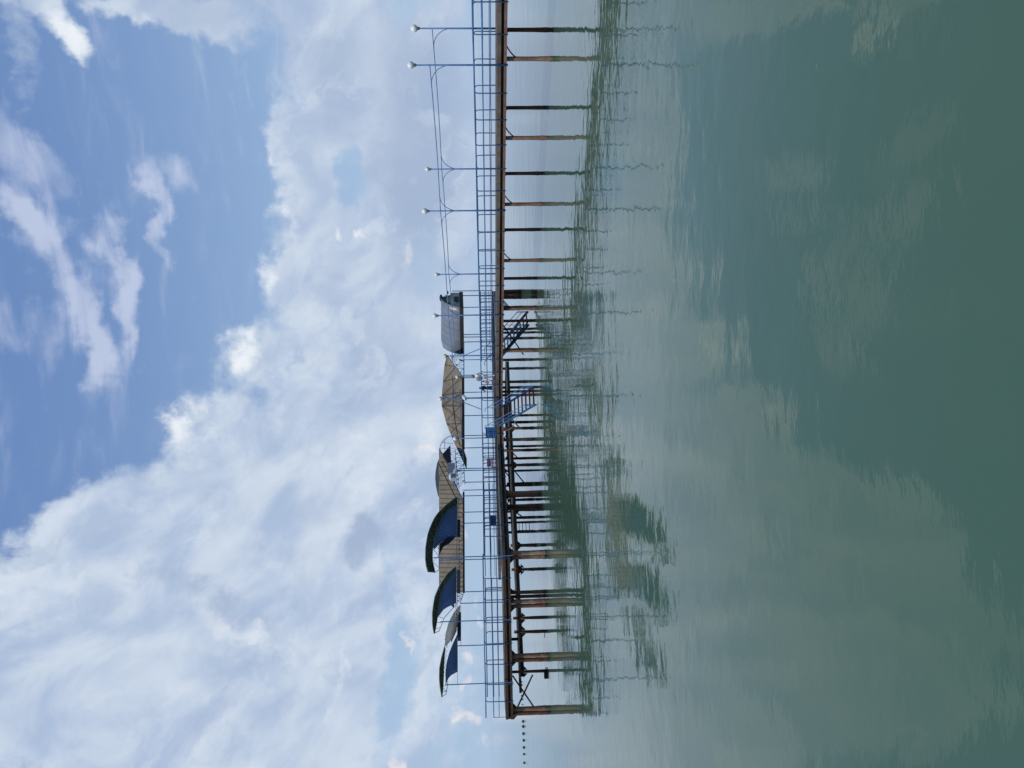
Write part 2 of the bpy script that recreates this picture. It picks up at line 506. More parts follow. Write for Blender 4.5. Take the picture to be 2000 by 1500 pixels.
# ---------- near pier: walkway running right
pier_a = thing('pier_walkway', 'long straight pier walkway on slender rusty piles, reaching the right edge', 'pier', v3(lineA(36), 0))
slab = [SA.pt(0), P1, P1 + NA * 3.4, SA.pt(0, 3.4)]
MB().poly([v3(p, ZT) for p in slab], 0.17).build('deck', CONC, pier_a)
edge_beams(pier_a, SA)
for o in (0.95, 1.75):  # beams added under the deck to fill its dark reflection in the water
    MB().bar(v3(SA.pt(0, o), ZT - .30), v3(SA.pt((P1 - A0).length, o), ZT - .30), .12, .25).build('reflection_beam', DARK, pier_a)
k = -2
while True:
    D = 31.25 + 3.07 * k
    if D > 49: break
    if D > 24.5:
        q = lineA(D)
        near = q + NA * .32; far = q + NA * 3.05
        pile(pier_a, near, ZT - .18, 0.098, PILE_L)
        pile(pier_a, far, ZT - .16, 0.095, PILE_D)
        MB().bar(v3(near, ZT - .243), v3(far, ZT - .243), 0.10, 0.12).build('cross_beam', DARK, pier_a)
        # curved knee brace on the right of the near pile, short one on the left of the far pile
        pts = []
        for i in range(6):
            a = i / 5 * math.pi / 2
            pts.append(v3(near - DIRA * (0.62 * (1 - math.sin(a)) + 0.08), ZB - 0.42 * (1 - math.cos(a)) * 1.0 - 0.0) if False else
                       v3(near - DIRA * (0.50 * (1 - i / 5) ** 1.35 + 0.06), ZB - 0.44 * (i / 5) ** 1.15))
        MB().tube(pts, 0.03, 6).build('knee_brace', DARK, pier_a)
        MB().bar(v3(far + DIRA * .42, ZT - .2), v3(far + DIRA * .04, ZB - .20), .05, .05).build('knee_brace', DARK, pier_a)
    k += 1
# X bracing near the far end
qa, qb = SA.hit(630, 3.0), SA.hit(693, 3.0)
MB().bar(v3(qa, 2.15), v3(qb, 0.55), .06, .07).build('cross_brace', DARK, pier_a)
MB().bar(v3(qb, 2.15), v3(qa, 0.35), .06, .07).build('cross_brace', DARK, pier_a)
MB().bar(v3(SA.hit(585, 3.0), 2.1), v3(SA.hit(603, 3.0), 1.55), .05, .05).build('cross_brace', DARK, pier_a)

# ---------- left pier: landing head with double piles
pier_c = thing('jetty', 'left end of the pier on thick paired rusty piles with an X brace under it', 'pier', v3(C2, 0))
back = [C3 + Vector((0, 3.4)), Vector((-11.6, 43.45)), Vector((-7.3, 50.7)), P1 + NA * 3.4]
MB().poly([v3(p, ZT) for p in [P1, P2, C2, C3] + back], 0.17).build('deck', CONC, pier_c)
for s in (SM, SB, SC):
    edge_beams(pier_c, s, bm=BEAM if s is SM else BEAMD)
MB().bar(v3(SC.pt(0, -.006), ZT - .10), v3(SC.pt((C3 - C2).length, -.006), ZT - .10), .02, .14).build('fascia_board', BEAMD, pier_c)
MB().bar(v3(C3, ZT - .3) + Vector((.08, 0, 0)), v3(back[0], ZT - .3) + Vector((.08, 0, 0)), .12, .25).build('edge_beam', DARK, pier_c)
MB().bar(v3(back[0], ZT - .3), v3(back[1], ZT - .3), .14, .25).build('edge_beam', DARK, pier_c)
MB().bar(v3(back[1], ZT - .3), v3(back[2], ZT - .3), .14, .25).build('edge_beam', DARK, pier_c)


def gusset(parent, p, d, z, s=0.28, t=0.10):
    """triangular plates either side of a pile head along direction d"""
    for sg in (-1, 1):
        mb = MB(); dd = v3(d, 0) * sg; n = Vector((-d.y, d.x, 0)) * t / 2
        a = v3(p, z) + dd * .12; b = a + dd * s; c = a - Vector((0, 0, s))
        mb.v = [a - n, b - n, c - n, a + n, b + n, c + n]
        mb.f = [[0, 1, 2], [5, 4, 3], [0, 3, 4, 1], [1, 4, 5, 2], [2, 5, 3, 0]]
        mb.build('gusset_plate', DARK, parent)


def double_pile(parent, seg, y, o=0.4, ztop=ZB, r=0.125):
    c = seg.hit(y, o)
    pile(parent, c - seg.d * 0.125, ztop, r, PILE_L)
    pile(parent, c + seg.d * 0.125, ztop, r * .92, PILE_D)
    gusset(parent, c, seg.d, ztop, .34)


for s, y in ((SB, 966), (SC, 1085), (SC, 1180), (SC, 1286), (SC, 1390)):
    double_pile(pier_c, s, y, .45)
for s, y, o in ((SB, 991, 3.0), (SC, 1162, 3.0)):
    double_pile(pier_c, s, y, o, ZB - .02, .11)
for y in (1113, 1208, 1235, 1313):
    c = SC.hit(y, 4.2 if y < 1300 else 3.3)
    pile(pier_c, c, ZLB if y in (1113, 1208, 1235) else ZB, .085, PILE_D)
    gusset(pier_c, c, SC.d, ZLB, .22)
c = SC.hit(1249, 3.3); MB().bar(v3(c, ZB), v3(c, ZLT), .14, .14).build('post_stub', DARK, pier_c)
pa, pb = SC.hit(1320, .5), SC.hit(1383, .5)
MB().bar(v3(pa, ZB - .02), v3(pb, 0.95), .06, .08).build('cross_brace', DARK, pier_c)
MB().bar(v3(pb, ZB - .25), v3(pa, 0.98), .06, .08).build('cross_brace', DARK, pier_c)
for y in (859,):
    pile(pier_c, SM.hit(y, .4), ZB, .11, PILE_L)
for y in (765, 772):
    pile(pier_c, SM.hit(y, .9), ZB, .09, PILE_D)
for p, yy in ((3.0, 880), (3.0, 837), (2.4, 909)):
    pile(pier_c, SM.hit(yy, p), ZB, .10, PILE_D)

# ---------- lower landing behind
low = thing('lower_landing', 'low landing stage under and behind the left pier with pale top and dark edge', 'platform', v3(SR.pt(20, 3), 0))
la, lb = SR.hit(706, 0.0), SR.hit(1322, -0.4)
lm = SR.hit(1150, 0)
MB().poly([v3(p, ZLT) for p in [la, lb, lb + RN * .4, lm + RN * .6, la + RN * 7.4]], .10).build('deck', mat('pale_deck', (0.30, 0.27, 0.23), 0.85, 0, .25, 1.5), low)
nn = v3(RN, 0)
MB().bar(v3(la, ZLT - .19) + nn * .06, v3(lb, ZLT - .21) + nn * .06, .12, .22).build('edge_beam', DARK, low)
MB().bar(v3(la, ZLT - .19) + nn * 3.6, v3(lb, ZLT - .19) + nn * 3.6, .12, .17).build('edge_beam', DARK, low)
for y, o, dk in ((720, .3, 0), (757, 3.4, 0), (812, .6, 0), (825, 3.4, 0), (837, .4, 1), (872, 3.4, 0), (880, 6.4, 0), (896, 3.4, 0), (909, .3, 1), (920, 6.4, 0), (945, 3.4, 0),
                 (949, 6.6, 0), (977, 3.2, 0), (997, .3, 1), (1012, 3.4, 0), (1021, 6.2, 0), (1040, 3.4, 0), (1066, .3, 1), (1113, .4, 1), (1208, 1.2, 1), (1235, .4, 1)):
    c = SR.hit(y, o)
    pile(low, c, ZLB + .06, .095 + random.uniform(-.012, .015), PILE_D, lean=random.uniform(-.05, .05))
    if dk: gusset(low, c, SR.d, ZLB + .05, .30)
for y0, z0, y1, z1, o in ((812, 1.5, 835, .75, .6), (896, .8, 880, 1.4, 3.4), (912, 1.5, 944, .6, .5), (997, 1.5, 1012, .8, .5)):
    MB().bar(v3(SR.hit(y0, o), z0), v3(SR.hit(y1, o), z1), .07, .07).build('cross_brace', DARK, low)
# struts between the two levels
for y in (840, 859, 909, 965, 1000):
    c = SR.hit(y, .25); MB().bar(v3(c, ZLT), v3(c, ZB), .12, .12).build('post', DARK, low)
for y0, y1 in ((845, 862), (885, 905), (925, 912), (975, 990), (935, 915)):
    MB().bar(v3(SR.hit(y0, .3), ZLT), v3(SR.hit(y1, .3), ZB), .06, .06).build('cross_brace', DARK, low)

# ---------- rear upper platform carrying the shelters
up_ = thing('shelter_platform', 'raised rear platform on a dense row of dark piles behind the walkway, carrying the shelters', 'platform', v3(SR.pt(10, 3), 0))
ra, rb = SR.hit(568, 0), SR.hit(1047, 0.1)
MB().poly([v3(p, ZT + .03) for p in [ra, rb, rb + RN * 7.5, ra + RN * 7.5]], .2).build('deck', CONC, up_)
MB().bar(v3(ra, ZT - .34) + nn * .1, v3(rb, ZT - .34) + nn * .1, .14, .30).build('edge_beam', DARK, up_)
for i, y in enumerate((568.5, 573, 577.5, 581.5)):
    pile(up_, SR.hit(y, .25 + .25 * (i % 2)), ZB, .125, PILE_D)
for y, o in ((600, .4), (604, 3.6), (623, -8.5), (643, 1.0), (650, 4.0), (661, .4), (683, .4), (703, .4), (720, 3), (746, .4), (757, .6)):
    if o < 0: continue
    pile(up_, SR.hit(y, o), ZB, .11, PILE_D)
MB().bar(v3(SR.hit(590, .2), ZB), v3(SR.hit(600, .2), 1.2), .05, .05).build('cross_brace', DARK, up_)

# ladder hung from the lower landing
lad = thing('ladder', 'small dark steel ladder hanging from the lower landing between two piles', 'ladder', v3(SR.hit(1030, -.15), 0))
l0, l1 = SR.hit(1022, -.15), SR.hit(1037, -.15)
for q in (l0, l1):
    MB().bar(v3(q, 0.15), v3(q, ZLT), .05, .05).build('rail', DARK, lad)
for i in range(5):
    MB().bar(v3(l0, .45 + i * .24), v3(l1, .45 + i * .24), .04, .04).build('rung', DARK, lad)

# junction boxes on the piles, mooring tyre like fenders
for y, sz, o in ((1241, .13, .3), (1318, .2, 3.1)):
    q = W(1066.5 if y < 1300 else 1067.5, y, 43.5 if y < 1300 else 42.6)
    b = MB().bar(q - Vector((sz, 0, 0)), q + Vector((sz, 0, 0)), .2, sz * 1.5)
    b.bar(q + Vector((sz, 0, 0)), q + Vector((sz + .25, 0, .05)), .05, .05)
    tag(b.build('fender_block', DARK), 'small dark block fixed low on a thin pile, %s' % ('the right one of two' if y < 1300 else 'beside the X brace'), 'fender', 'dark blocks on the left piles')


# ------------------------------------------------------------------ railings
def railing(seg, s0, s1, o, label, stations, side, posts_down=True, group='blue pier railings', heights=(3.61, 3.21, 2.86), zb=None, rad=.031):
    """side: +1 post heads bend towards +direction, -1 towards -direction"""
    a, b = seg.pt(s0, o), seg.pt(s1, o)
    t = thing('railing', label, 'railing', v3((a + b) / 2, ZT), group)
    d = v3(seg.d, 0)
    for nm, z, rr in (('top_rail', heights[0], rad * 1.25), ('middle_rail', heights[1], rad), ('lower_rail', heights[2], rad * .75)):
        n = max(2, int((s1 - s0) / 1.5))
        pts = [v3(seg.pt(s0 + (s1 - s0) * i / n, o), z + (random.uniform(-.014, .014) if 0 < i < n else 0)) for i in range(n + 1)]
        MB().tube(pts, rr, 6).build(nm, BLUE, t, True)
    for i, s in enumerate(stations):
        if s < s0 - .01 or s > s1 + .01: continue
        q = seg.pt(s, o)
        bot = (zb if zb is not None else (2.10 if posts_down else ZT))
        h = heights[0]; rc = .16
        pts = [v3(q, bot), v3(q, h - rc)]
        for j in range(1, 6):
            an = j / 5 * math.pi / 2
            pts.append(v3(q, h - rc + rc * math.sin(an)) + d * side * rc * (1 - math.cos(an)))
        pts.append(v3(q, h - .005) + d * side * (rc + .12))
        jj = d * random.uniform(-.02, .02)
        pts = [p + jj * max(0, (p.z - ZT)) for p in pts]
        mb = MB().tube(pts, rad * .9, 6)
        mb.build('post', BLUE, t, True)
    return t


S_A = (P1 - A0).length
step = 1.04 * math.hypot(0.797, 1)
s_l = SA.par(lineA(31.32))
stn = [s_l + step * i for i in range(-8, 20)]
stn_posts = [s for i, s in enumerate(stn) if (i - 8) % 6 != 0]
railing(SA, 0, S_A, -.03, 'near edge blue railing of the right walkway, posts reaching down over the beams', stn_posts, -1)
railing(SA, 0, S_A - 1, 3.3, 'blue tube railing along the far edge of the right walkway, seen through the near railing', [s + .1 for s in stn], 1, posts_down=False)
railing(SM, 0, (P2 - P1).length, -.03, 'short blue railing piece above the near stairs', [.9, 2.1, 3.2], -1)
railing(SB, 0, (C2 - P2).length, -.03, 'blue railing between the two blue panels on the bend of the pier', [SB.par(SB.hit(y)) for y in (876, 894.5, 931, 1026, 1048)], -1)
railing(SC, 0, (C3 - C2).length - .15, -.03, 'blue railing on the near edge of the left pier end under the canopies', [SC.par(SC.hit(y)) for y in (1090, 1129, 1171, 1215, 1256, 1297, 1336, 1369.5)], -1, heights=(3.67, 3.23, 2.93))
railing(SC, 2.0, (C3 - C2).length, 3.3, 'blue railing on the far edge of the left pier end', [SC.par(SC.hit(y, 3.3)) for y in (1119.5, 1147, 1150, 1205, 1233, 1288.5, 1363, 1389)], 1, posts_down=False, heights=(3.59, 3.19, 2.86))
railing(SR, 0, SR.par(SR.hit(705)), -.02, 'blue railing in front of the grey vaulted shelter on the rear platform', [SR.par(SR.hit(y)) for y in (567, 572, 576, 583, 590, 599, 604, 611, 616, 624, 630, 640, 645, 652, 658, 664, 668, 676, 683, 690, 697)], 1, posts_down=False)
railing(SR, SR.par(SR.hit(850)), SR.par(SR.hit(1042)), -.02, 'blue railing of the rear platform behind the bend of the pier', [SR.par(SR.hit(y)) for y in (854, 866, 873, 884, 890, 897, 904, 915, 918, 922, 932, 940, 957, 971, 983, 1000, 1012, 1021, 1033)], 1, posts_down=False)
railing(SR, SR.par(SR.hit(850)), SR.par(SR.hit(1042)), 7.2, 'blue railing on the back edge of the rear platform', [SR.par(SR.hit(y, 7.2)) for y in range(856, 1040, 17)], 1, posts_down=False)
# tail of the rails that runs past the left end
t = thing('end_guard', 'thin blue guard loop sticking out past the left end of the pier', 'railing', v3(C3, ZT))
e0, e1 = v3(C3 + Vector((0.15, .1)), 0), v3(C3 + Vector((-.42, 1.2)), 0)
for z in (3.23, 2.93, 2.55):
    MB().tube([e0 + Vector((0, 0, z)), e1 + Vector((0, 0, z - .03))], .016, 6).build('rail', BLUE, t)
MB().tube([e1 + Vector((0, 0, 3.2)), e1 + Vector((0, 0, 2.5)), e1 + Vector((.02, 0, 2.3)), e1 + Vector((.2, 0, 2.18)), e0 + Vector((0, 0, 2.18))], .018, 6).build('post', BLUE, t)

# ------------------------------------------------------------------ lamps along the walkway
lamp_labels = iter([])


def lamp(p, zb, label, arcs=(1, 1), zt=6.12, rg=.16, globe=GLOBE, d=DIRA, zp=5.54, group='globe lamps on blue posts', rp=.042):
    t = thing('lamp_post', label, 'lamp post', v3(p, zb), group)
    MB().tube([v3(p, zb), v3(p, 3.7), v3(p, zt)], [rp * 1.15, rp, rp * .8], 8).build('pole', BLUE, t, True)
    MB().tube([v3(p, zt), v3(p, zt + .05), v3(p, zt + .1)], [rp, rp * 1.8, rp * 1.8], 10).build('globe_holder', GREYM, t, True)
    MB().ball(v3(p, zt + .1 + rg * .92), rg).build('globe', globe, t, True)
    for i, sg in enumerate((-1, 1)):
        if arcs[i]:
            pts = []
            for j in range(9):
                a = j / 8 * math.pi / 2
                pts.append(v3(p, zp - .92 + .9 * math.sin(a)) + v3(d, 0) * sg * .88 * (1 - math.cos(a)))
            pts.append(pts[-1] + v3(d, 0) * sg * .15)
            MB().tube(pts, .019, 6).build('curved_bracket', BLUE, t, True)
    return t


def hp(seg, y, o): return seg.hit(y, o)


nl = [lineA(31.32 + 6.15 * i) for i in range(0, 3)]
lamp(nl[0] + NA * -.05, 2.1, 'near lamp post second from the right edge, bracket only on its left side', (0, 1), rg=.155)
lamp(nl[1] + NA * -.05, 2.1, 'near lamp post in the middle of the right walkway, the taller of its close pair', rg=.155)
lamp(nl[2] + NA * -.05, 2.1, 'near lamp post in front of the grey vaulted roof', rg=.15)
fl = [SA.hit(y, 3.42, 900) for y in (55.5, 330, 535.5)]
lamp(fl[0], ZT, 'lamp post with the largest globe, nearest the right edge, on the far side', (0, 1), rg=.17)
lamp(fl[1], ZT, 'far side lamp post left of the two rightmost lamps', rg=.13)
lamp(fl[2], ZT, 'far side lamp post just right of the grey vaulted roof', rg=.13)
f4 = SA.hit(695, 3.42, 900)
lamp(f4, ZT, 'lamp post with a yellowed globe between the grey roof and the khaki roof', (1, 0), zt=5.98, rg=.165, globe=GLOBEY)
n4 = v3(SM.hit(778, 0.0, 900), 0).to_2d()
t4 = lamp(n4, ZT - .1, 'lamp post with a flat grey panel and floodlight before the khaki roof', (1, 0), zt=6.22, rg=.16, rp=.055)
MB().bar(v3(n4, 4.9) + Vector((-.06, -.08, 0)), v3(n4, 5.95) + Vector((-.06, -.08, 0)), .16, .06).build('grey_panel', GREYM, t4)
for sg in (-1,):
    MB().tube([v3(n4, 5.2), v3(n4, 4.85) + Vector((-.3, .1, 0)), v3(SM.hit(799, 0), 3.6)], .028, 6).build('stay', BLUE, t4)
MB().tube([v3(f4, 4.9), v3(SA.hit(681, 3.42, 940), 3.65)], .03, 6).build('stay', BLUE, t4)
fl1 = MB().bar(v3(n4, 5.0) + Vector((.15, -.15, -.1)), v3(n4, 4.72) + Vector((-.05, -.3, -.02)), .32, .16)
tag(fl1.build('floodlight', WHITE), 'small white floodlight hanging off the lamp post with the grey panel', 'floodlight')


def pipe(p0, p1, z0, z1, label, bow=.04):
    pts = []
    n = 12
    for i in range(n + 1):
        f = i / n
        pts.append(v3(p0.lerp(p1, f), z0 + (z1 - z0) * f - bow * math.sin(f * math.pi)))
    tag(MB().tube(pts, .024, 6).build('overhead_pipe', mat('pale_blue_paint', (0.14, 0.27, 0.46), .45, 0, .2, 2), None, True), label, 'pipe', 'overhead pipes between lamp posts')


pipe(nl[0], nl[1], 5.54, 5.54, 'thin blue overhead pipe joining the two rightmost near lamps')
pipe(nl[1], nl[2], 5.54, 5.54, 'thin blue overhead pipe from the middle near lamp to the one before the grey roof')
pipe(nl[2], n4, 5.54, 5.42, 'thin blue overhead pipe running from the grey roof lamp to the floodlight lamp')
pipe(fl[0], fl[1], 5.54, 5.54, 'thin blue overhead pipe between the two rightmost far lamps')
pipe(fl[1], fl[2], 5.54, 5.54, 'thin blue overhead pipe on the far side ending beside the grey roof')
pipe(fl[2], f4, 5.54, 5.5, 'thin blue overhead pipe passing in front of the grey vaulted roof on the far side')


def small_lamp(x, y, D, zb, rg, label, globe=GLOBE, bend=0.0, seg_top=None):
    q = W(x, y, D)
    t = thing('lamp_post', label, 'lamp post', (q.x, q.y, zb), 'short globe lamps among the shelters')
    base = Vector((q.x, q.y, zb))
    MB().tube([base, q - Vector((0, 0, rg))], .032, 6).build('pole', BLUE, t, True)
    MB().ball(q, rg).build('globe', globe, t, True)
    MB().tube([q - Vector((0, 0, rg + .12)), q - Vector((0, 0, rg * .8))], [.04, .09], 8).build('globe_holder', GREYM, t, True)


small_lamp(893, 736, 56, ZT, .15, 'short lamp post with a yellowed globe before the khaki roof, above the person in white', GLOBEY)
small_lamp(896, 703, 58, ZT, .11, 'short lamp post with a small white globe beside the lattice right of the khaki roof')
small_lamp(889, 856.5, 49.6, ZT, .15, 'short lamp post with a white globe before the left end of the khaki roof')
small_lamp(890, 919.5, 47.6, ZT, .14, 'short lamp post with a white globe beside the square sign panel and vent box')

# ------------------------------------------------------------------ shelters
Rt = lambda y, o=0.0, x=905: SR.hit(y, o, x)


def RD(y, o=0.0): return Rt(y, o).y


def posts(parent, seg, lst, o, zb, r=.032, m=BLUE, name='post'):
    for y, x in lst:
        q = seg.hit(y, o, x)
        top = W(x, y, q.y)
        MB().tube([Vector((q.x, q.y, zb)), Vector((q.x, q.y, top.z))], r, 6).build(name, m, parent)


# grey vaulted shelter
sv_ = thing('vaulted_shelter', 'grey barrel vaulted roof on thin posts at the right end of the rear platform', 'shelter', v3(SR.hit(630, 1.5), ZT))
xs = [899, 890, 880, 871, 864.5, 862, 861.5, 866, 880, 899]
yr = [600, 598, 595.5, 592, 588, 584, 581, 579, 576, 573]
yl = [691.5, 691, 688, 684, 679, 672, 664, 658, 650, 645]
do = [0, .1, .25, .6, 1.2, 1.9, 2.7, 3.6, 4.4, 5.0]
rows = []
for i in range(10):
    row = []
    for j in range(9):
        f = j / 8
        y = yr[i] + (yl[i] - yr[i]) * f
        D = 58.0 + 4.6 * f + do[i]
        row.append(W(xs[i] + (1.5 * f if i < 6 else 0), y, D))
    rows.append(row)
MB().grid(rows, .06, (0, .5, -1)).build('vault', VAULT, sv_, True)
for j in (1, 2, 3, 4, 5, 6, 7):
    MB().tube([r_[j] + Vector((0, -.02, .02)) for r_ in rows[:7]], .008, 5).build('roof_rib', GREYM, sv_)
MB().bar(W(901.5, 600, 58), W(903, 691, 62.6), .1, .32).build('fascia', FASC, sv_)
MB().bar(W(900.5, 571, 61.5), W(901.5, 600, 58), .1, .32).build('fascia', FASC, sv_)
gr = [[W(898, 600, 58.02), W(898, 585, 59.8), W(898, 571.5, 61.4)], [W(882, 594, 58.3), W(881, 584, 59.8), W(883, 571.5, 61.4)], [W(871, 586, 58.9), W(875, 580, 59.8), W(882, 571.5, 61.4)]]
MB().grid(gr, .03).build('gable_panel', SMOKE, sv_)
MB().grid([[W(896, 588, 59.2), W(896, 579, 60.2)], [W(886, 588, 59.2), W(887, 579, 60.2)]], .03, (0, -1, 0)).build('gable_window', NAVY, sv_)
for (x, y, D, s) in ((861.5, 582, 60.5, .28), (874.5, 571.5, 61.6, .14)):
    q = W(x, y, D)
    MB().ball(q, s, (1.1, .8, .5), 12, 8).build('roof_cap', FASC, sv_, True)
MB().tube([W(868, 576, 60.6), W(881, 579, 60.6)], .03, 6).build('gable_strut', GREYM, sv_)
MB().tube([W(866, 586, 59.8), W(885, 575, 60.6)], .03, 6).build('gable_strut', GREYM, sv_)
for y, x, D in ((568.5, 883, 62.5), (577.5, 903, 60.8), (600.5, 903, 58.2), (653.5, 904, 61.2), (658.5, 904, 62.5), (668, 904, 62.2)):
    top = W(x, y, D); MB().tube([Vector((top.x, top.y, ZT)), top], .035, 6).build('post', BLUE, sv_)


def lattice(mb, pa, pb, qa, qb, n, r=.02):
    """zigzag between chord pa-pb and chord qa-qb"""
    mb.tube([pa, pb], r * 1.4, 5); mb.tube([qa, qb], r * 1.4, 5)
    for i in range(n):
        f, g = i / n, (i + 1) / n
        mb.tube([pa.lerp(pb, f), qa.lerp(qb, f)], r, 5)
        mb.tube([pa.lerp(pb, f), qa.lerp(qb, g)] if i % 2 else [qa.lerp(qb, f), pa.lerp(pb, g)], r, 5)


# khaki hipped shelter
sk = thing('tent_shelter', 'khaki hipped tent roof with dark trusses in the middle of the rear platform', 'shelter', v3(SR.hit(790, 1.5), ZT))
outl_top = [(873, 694), (868, 713), (865, 745), (863, 772), (862.5, 793), (872, 828), (882, 853), (891, 873)]
outl_bot = [(873.5, 695), (889, 716), (903, 735), (906, 765), (906, 793), (906, 828), (906, 853), (906.5, 878)]
rows = [[], [], [], []]
for (a, b) in zip(outl_top, outl_bot):
    D0 = RD(b[1], .2)
    for i in range(4):
        f = i / 3
        rows[i].append(W(b[0] + (a[0] - b[0]) * f, b[1] + (a[1] - b[1]) * f, D0 + .35 + 3.2 * f))
MB().grid(rows, .05, (0, .6, -.8)).build('roof_cloth', KHAKI, sk)
# the back slope
rb_ = [[p + Vector((0, .02, .0)) for p in rows[3]], [Vector((p.x + RN.x * 3.4, p.y + RN.y * 3.4, max(p.z - 1.2, rows[0][-3].z))) for p in rows[3]]]
MB().grid(rb_, .05, (0, .6, -.8)).build('back_slope', KHAKI, sk)
mb = MB()
for i in range(len(outl_top) - 1):
    a, b, c, d = rows[0][i], rows[3][i], rows[0][i + 1], rows[3][i + 1]
    o = Vector((0, -.10, -.04))
    mb.tube([a + o, d + o], .024, 5); mb.tube([b + o, c + o], .022, 5); mb.tube([a + o, b + o], .03, 5)
    mb.tube([a.lerp(b, .5) + o, c.lerp(d, .5) + o], .03, 5)
mb.build('roof_truss', mat('brown_steel', (0.07, 0.05, 0.035), .8, 0, .3, 2), sk)
MB().bar(W(904.5, 735, RD(735)), W(905, 878, RD(878)), .08, .20).build('fascia', FASC, sk)
mb = MB(); lattice(mb, W(880, 694, RD(694)), W(884, 705, RD(705)), W(906, 690, RD(690)), W(906, 712, RD(712)), 3)
lattice(mb, W(887, 705, RD(705)), W(901, 735, RD(735)), W(906, 705, RD(705)), W(906, 737, RD(737)), 4)
mb.tube([W(906, 668, RD(668)), W(906, 737, RD(737))], .04, 5)
mb.build('lattice_beam', BLUE, sk)
mb = MB()
z = [(897, 770), (864, 790), (900, 792), (873, 820), (902, 822), (880, 846), (903, 852)]
for i in range(len(z) - 1):
    mb.tube([W(*z[i], RD(z[i][1], -.6)), W(*z[i + 1], RD(z[i + 1][1], -.6))], .028, 5)
mb.tube([W(898, 760, RD(760, -.6)), W(902, 862, RD(862, -.6))], .028, 5)
mb.build('front_truss', GREYM, sk)
posts(sk, SR, [(733, 904), (738, 904), (766.5, 905), (812, 905), (851, 905), (875, 905)], .1, ZT)

# long khaki mono-pitch shelter with dark back canopy and end arches
sl = thing('long_shelter', 'long khaki sloping roof with vertical seams behind the blue canopies', 'shelter', v3(SR.hit(1050, 1.5), ZLT))
ys = [876, 893, 905, 922, 942, 960, 980, 1010, 1040, 1070, 1100, 1130, 1157.5]
botx = [858.5, 866, 873, 880, 888, 896, 906, 906, 906, 906, 906.5, 906.5, 907]
NR = 4
rows = [[] for _ in range(NR + 1)]
for y, bx in zip(ys, botx):
    D0 = RD(y, .5)
    for i in range(NR + 1):
        f = i / NR
        x = bx + (857.3 - bx) * f
        g = (906 - x) / 49
        rows[i].append(W(x, y + .0, D0 + 3.2 * g))
# let the start be cut on the slant, the wide part begin at y=960
MB().grid(rows, .05, (0, .6, -.8)).build('roof_sheet', KHAKI, sl)
rb_ = [rows[NR], [Vector((p.x + RN.x * 3, p.y + RN.y * 3, p.z - .9)) for p in rows[NR]]]
MB().grid(rb_, .05, (0, .6, -.8)).build('back_slope', KHAKI, sl)
mb = MB()
for y in range(966, 1158, 9):
    D0 = RD(y, .45)
    mb.tube([W(905.5, y, D0 - .03), W(858, y - 1, D0 + 3.1)], .012, 4)
for y in range(885, 964, 9):
    bx = 858 + (y - 876) * .5
    mb.tube([W(bx, y, RD(y, .4) + 3.1 * (906 - bx) / 49), W(858, y, RD(y, .4) + 3.1)], .012, 4)
mb.build('seam', FASC, sl)
MB().bar(W(905.5, 961, RD(961, .4)), W(906, 1158, RD(1158, .4)), .10, .13).build('fascia', FASC, sl)
mb = MB()
mb.tube([W(857, 905, RD(905, .3) + 3), W(890, 972, RD(972, .3)+.6)], .04, 5)
mb.tube([W(896, 972, RD(972, .2)), W(897, 1155, RD(1155, .2))], .022, 5)
for y in range(975, 1150, 12):
    mb.tube([W(896.5, y, RD(y, .2)), W(905, y + (6 if (y // 12) % 2 else -6), RD(y, .2))], .018, 4)
mb.build('eave_truss', FASC, sl)
mb = MB()   # white-lit lattice beam left of the khaki tent
lattice(mb, W(889, 878, RD(878)), W(893, 955, RD(955)), W(904, 878, RD(878)), W(908, 946, RD(946)), 9, .018)
lattice(mb, W(878, 878, RD(878, 1)), W(886, 945, RD(945, 1)), W(889, 882, RD(882, .8)), W(897, 955, RD(955, .8)), 9, .015)
mb.build('lattice_beam', BLUE, sl)
posts(sl, SR, [(915.5, 896), (942, 908), (957.5, 904), (1000.5, 905), (1022, 906)], .1, ZT)
posts(sl, SR, [(1156, 906)], .1, ZLT)
# dark back canopy seen above the ridge
rows = [[], []]
for x, y in ((858.5, 893), (853.5, 905), (850.5, 922), (850, 935), (851.5, 950), (855.5, 968), (857.5, 972)):
    D0 = RD(y, 6)
    rows[0].append(W(861, y, D0)); rows[1].append(W(x, y, D0 + .8))
MB().grid(rows, .06).build('back_canopy', DGREEN, sl)
# dark hanging side panel and arch hoop
MB().grid([[W(864, 887, RD(887, .6)), W(875.5, 904, RD(904, .6))], [W(879.5, 869.5, RD(870, .6)), W(881.5, 904, RD(904, .6))]], .04).build('side_panel', NAVY, sl)
mb = MB()
pts = [W(x, y, RD(y, -.3)) for x, y in ((896, 850), (884, 850.5), (875, 853.5), (868, 858.5), (863, 864), (860, 870), (859, 876), (858.5, 890))]
mb.tube(pts, .024, 6)
mb.tube([pts[4], W(885, 867, RD(867, -.3))], .018, 5); mb.tube([W(859, 875.5, RD(875, -.3)), W(889, 875.5, RD(875, -.3))], .018, 5); mb.tube([W(868.5, 859, RD(859, -.3)), W(868.5, 880, RD(880, -.3))], .018, 5)
mb.build('arch_hoop', GREYM, sl)
mb = MB()
mb.tube([W(x, y, RD(y, -.6)) for x, y in ((874, 920), (866, 922), (860, 926), (858, 931), (857.5, 940))], .03, 6)
mb.build('arch_hoop', GREYM, sl)

